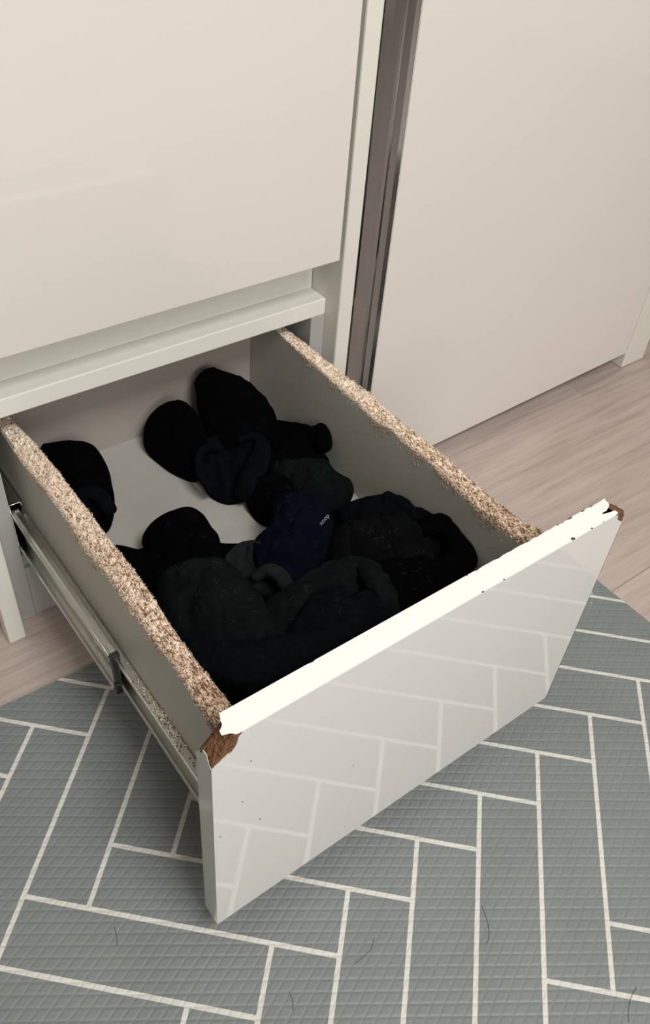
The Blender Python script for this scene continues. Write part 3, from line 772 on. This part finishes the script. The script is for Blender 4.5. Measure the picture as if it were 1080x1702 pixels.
pillow('bottle-black sock whose toe points right to the drawer wall', M['green'],
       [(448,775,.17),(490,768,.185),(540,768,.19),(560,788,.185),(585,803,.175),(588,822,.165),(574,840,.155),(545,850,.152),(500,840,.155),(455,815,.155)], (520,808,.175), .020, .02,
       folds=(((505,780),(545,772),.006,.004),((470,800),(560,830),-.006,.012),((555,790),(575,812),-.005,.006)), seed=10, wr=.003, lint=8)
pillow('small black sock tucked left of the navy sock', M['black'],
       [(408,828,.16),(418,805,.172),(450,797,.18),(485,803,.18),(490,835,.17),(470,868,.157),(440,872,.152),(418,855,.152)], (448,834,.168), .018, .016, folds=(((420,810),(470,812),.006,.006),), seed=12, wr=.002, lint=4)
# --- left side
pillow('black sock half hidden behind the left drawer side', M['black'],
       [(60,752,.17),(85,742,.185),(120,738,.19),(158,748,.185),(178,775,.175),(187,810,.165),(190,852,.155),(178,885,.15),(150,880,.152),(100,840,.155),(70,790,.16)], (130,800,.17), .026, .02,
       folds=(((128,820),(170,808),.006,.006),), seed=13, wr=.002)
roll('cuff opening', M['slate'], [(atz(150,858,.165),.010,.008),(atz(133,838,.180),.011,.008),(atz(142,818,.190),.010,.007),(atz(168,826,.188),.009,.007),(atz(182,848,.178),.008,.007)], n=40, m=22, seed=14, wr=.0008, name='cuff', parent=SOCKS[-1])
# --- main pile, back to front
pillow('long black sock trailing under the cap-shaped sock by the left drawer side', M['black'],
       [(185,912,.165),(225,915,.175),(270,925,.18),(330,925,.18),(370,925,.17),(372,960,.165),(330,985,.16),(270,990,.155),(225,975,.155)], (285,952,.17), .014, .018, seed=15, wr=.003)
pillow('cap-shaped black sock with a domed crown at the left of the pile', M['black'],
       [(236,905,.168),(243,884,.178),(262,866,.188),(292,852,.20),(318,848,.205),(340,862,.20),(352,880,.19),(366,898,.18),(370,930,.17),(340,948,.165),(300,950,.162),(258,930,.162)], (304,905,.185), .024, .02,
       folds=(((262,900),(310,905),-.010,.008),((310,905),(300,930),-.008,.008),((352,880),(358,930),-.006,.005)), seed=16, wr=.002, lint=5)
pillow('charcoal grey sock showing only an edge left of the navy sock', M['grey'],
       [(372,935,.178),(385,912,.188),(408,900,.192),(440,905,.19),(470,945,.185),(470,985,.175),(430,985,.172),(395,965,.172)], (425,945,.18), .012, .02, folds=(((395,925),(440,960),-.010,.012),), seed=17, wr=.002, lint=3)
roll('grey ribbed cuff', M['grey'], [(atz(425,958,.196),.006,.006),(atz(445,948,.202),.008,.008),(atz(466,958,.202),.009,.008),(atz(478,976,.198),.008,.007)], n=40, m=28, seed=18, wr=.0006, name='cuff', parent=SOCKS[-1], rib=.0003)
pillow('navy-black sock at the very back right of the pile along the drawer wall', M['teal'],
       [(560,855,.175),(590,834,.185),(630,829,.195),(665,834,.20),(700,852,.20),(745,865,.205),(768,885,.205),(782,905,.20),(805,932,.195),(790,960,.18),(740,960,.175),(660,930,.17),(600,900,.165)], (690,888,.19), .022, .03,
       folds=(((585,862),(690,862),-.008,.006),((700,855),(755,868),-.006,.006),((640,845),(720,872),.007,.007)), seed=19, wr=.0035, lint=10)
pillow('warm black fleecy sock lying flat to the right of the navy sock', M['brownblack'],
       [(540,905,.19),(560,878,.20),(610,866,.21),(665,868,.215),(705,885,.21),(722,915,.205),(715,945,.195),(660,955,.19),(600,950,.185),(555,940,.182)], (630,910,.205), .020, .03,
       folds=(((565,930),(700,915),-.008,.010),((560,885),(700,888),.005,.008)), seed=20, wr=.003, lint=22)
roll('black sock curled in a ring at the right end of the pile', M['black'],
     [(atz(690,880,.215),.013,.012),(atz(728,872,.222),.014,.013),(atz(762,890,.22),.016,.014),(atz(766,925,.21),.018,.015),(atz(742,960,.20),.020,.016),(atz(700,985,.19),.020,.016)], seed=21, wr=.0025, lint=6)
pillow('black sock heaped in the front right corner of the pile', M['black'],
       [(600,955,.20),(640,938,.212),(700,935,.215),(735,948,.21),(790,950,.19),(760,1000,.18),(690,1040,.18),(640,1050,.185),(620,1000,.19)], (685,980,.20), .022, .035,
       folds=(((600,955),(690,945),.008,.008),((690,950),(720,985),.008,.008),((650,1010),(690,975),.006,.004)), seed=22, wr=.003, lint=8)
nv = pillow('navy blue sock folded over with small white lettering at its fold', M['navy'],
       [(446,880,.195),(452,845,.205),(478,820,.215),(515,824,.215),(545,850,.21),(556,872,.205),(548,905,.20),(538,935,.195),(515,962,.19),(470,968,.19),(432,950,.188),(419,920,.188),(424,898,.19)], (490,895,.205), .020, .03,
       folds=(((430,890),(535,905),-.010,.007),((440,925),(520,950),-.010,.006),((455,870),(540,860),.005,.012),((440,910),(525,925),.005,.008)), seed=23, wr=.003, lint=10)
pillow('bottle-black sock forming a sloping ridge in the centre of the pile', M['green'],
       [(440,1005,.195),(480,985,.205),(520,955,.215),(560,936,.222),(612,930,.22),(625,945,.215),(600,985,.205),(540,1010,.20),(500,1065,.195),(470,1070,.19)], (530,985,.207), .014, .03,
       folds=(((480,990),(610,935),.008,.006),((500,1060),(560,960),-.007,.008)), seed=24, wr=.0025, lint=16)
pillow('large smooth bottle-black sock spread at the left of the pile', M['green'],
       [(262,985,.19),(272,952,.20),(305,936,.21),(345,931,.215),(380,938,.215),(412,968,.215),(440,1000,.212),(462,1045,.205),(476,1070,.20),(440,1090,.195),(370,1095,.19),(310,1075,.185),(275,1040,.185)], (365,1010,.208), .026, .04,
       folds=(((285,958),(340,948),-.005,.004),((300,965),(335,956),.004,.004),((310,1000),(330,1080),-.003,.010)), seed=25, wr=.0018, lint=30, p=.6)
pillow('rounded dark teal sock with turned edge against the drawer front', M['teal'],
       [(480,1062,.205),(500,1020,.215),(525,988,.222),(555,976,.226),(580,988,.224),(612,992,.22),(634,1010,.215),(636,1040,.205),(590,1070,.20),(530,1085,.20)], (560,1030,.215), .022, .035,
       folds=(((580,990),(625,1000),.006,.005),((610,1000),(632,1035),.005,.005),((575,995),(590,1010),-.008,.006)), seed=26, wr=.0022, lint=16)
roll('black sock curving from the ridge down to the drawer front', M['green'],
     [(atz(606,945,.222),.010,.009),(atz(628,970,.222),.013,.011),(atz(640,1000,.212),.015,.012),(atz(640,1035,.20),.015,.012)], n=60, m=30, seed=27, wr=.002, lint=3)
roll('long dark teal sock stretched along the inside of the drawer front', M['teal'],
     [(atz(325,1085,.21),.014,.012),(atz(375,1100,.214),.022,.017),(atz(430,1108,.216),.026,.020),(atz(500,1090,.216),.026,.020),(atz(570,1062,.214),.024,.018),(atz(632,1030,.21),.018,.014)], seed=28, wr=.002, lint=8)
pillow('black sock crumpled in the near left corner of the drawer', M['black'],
       [(300,1070,.195),(340,1085,.205),(390,1110,.21),(440,1120,.21),(480,1130,.20),(450,1190,.18),(390,1210,.175),(345,1160,.18)], (400,1150,.195), .026, .035,
       folds=(((350,1130),(380,1115),.007,.004),((380,1115),(430,1128),.006,.004),((390,1150),(420,1130),-.008,.006)), seed=29, wr=.0035, lint=6)
pillow('black sock lying lowest in the pile, seen in the gaps', M['black'],
       [(215,930,.155),(300,900,.155),(420,900,.16),(560,850,.16),(700,850,.16),(800,930,.16),(740,1000,.165),(620,1090,.165),(430,1200,.165),(360,1180,.165),(280,1060,.16)], (500,1000,.165), .008, .012, seed=30, wr=.004)
#SOCKS_END
for o in SOCKS: o['group'] = 'dark socks heaped in the open drawer'
# lettering on the navy sock
fc = bpy.data.curves.new('lettering', 'FONT'); fc.body = 'koop'; fc.size = 0.0068; fc.extrude = 0.00012; fc.align_x = 'CENTER'
lo = bpy.data.objects.new('lettering', fc); fc.materials.append(M['thread'])
dg = bpy.context.evaluated_depsgraph_get(); dg.update()
ra = ray(540, 866).normalized()
hit = nv.ray_cast(CAM - nv.location, ra)
me = bpy.data.meshes.new_from_object(lo)
lt_ = bpy.data.objects.new('lettering', me); col.objects.link(lt_); lt_.parent = nv; lt_['label'] = 'small white lettering'
zax = (-ra + hit[2] * 0.3).normalized(); xax = ((atz(551, 857, .22) - atz(537, 875, .22)).normalized()); xax = (xax - zax * xax.dot(zax)).normalized(); yax = zax.cross(xax)
lt_.matrix_local = Matrix.Translation(hit[1] + hit[2] * 0.0010 - ra * 0.0028) @ Matrix((xax, yax, zax)).transposed().to_4x4()

# stray hairs on the mat
for i, (lab, pts_) in enumerate((
    ('thin dark hair looped on the mat below the right half of the drawer', [(800,1505),(806,1520),(812,1540),(812,1560),(808,1568)]),
    ('short curved hair on the mat to the left of the long cream line', [(190,1540),(193,1552),(195,1563),(194,1572)]),
    ('wavy hair on the mat under the middle of the drawer front', [(622,1560),(616,1578),(604,1590),(590,1602)]),
    ('dark hair crossing a cream line at the lower right corner', [(1058,1640),(1048,1660),(1044,1682),(1045,1700)]),
    ('small hair on the mat at the bottom edge', [(480,1648),(486,1662),(487,1680)]))):
    bm = bmesh.new(); P_ = smooth_open([tuple(atz(u, v, MZ + 0.0008)) for u, v in pts_], 16)
    tube(bm, P_, 0.00018, 4); o = obj('hair', bm, M['hair']); tag(o, lab, 'hair', 'stray hairs on the floor mat')
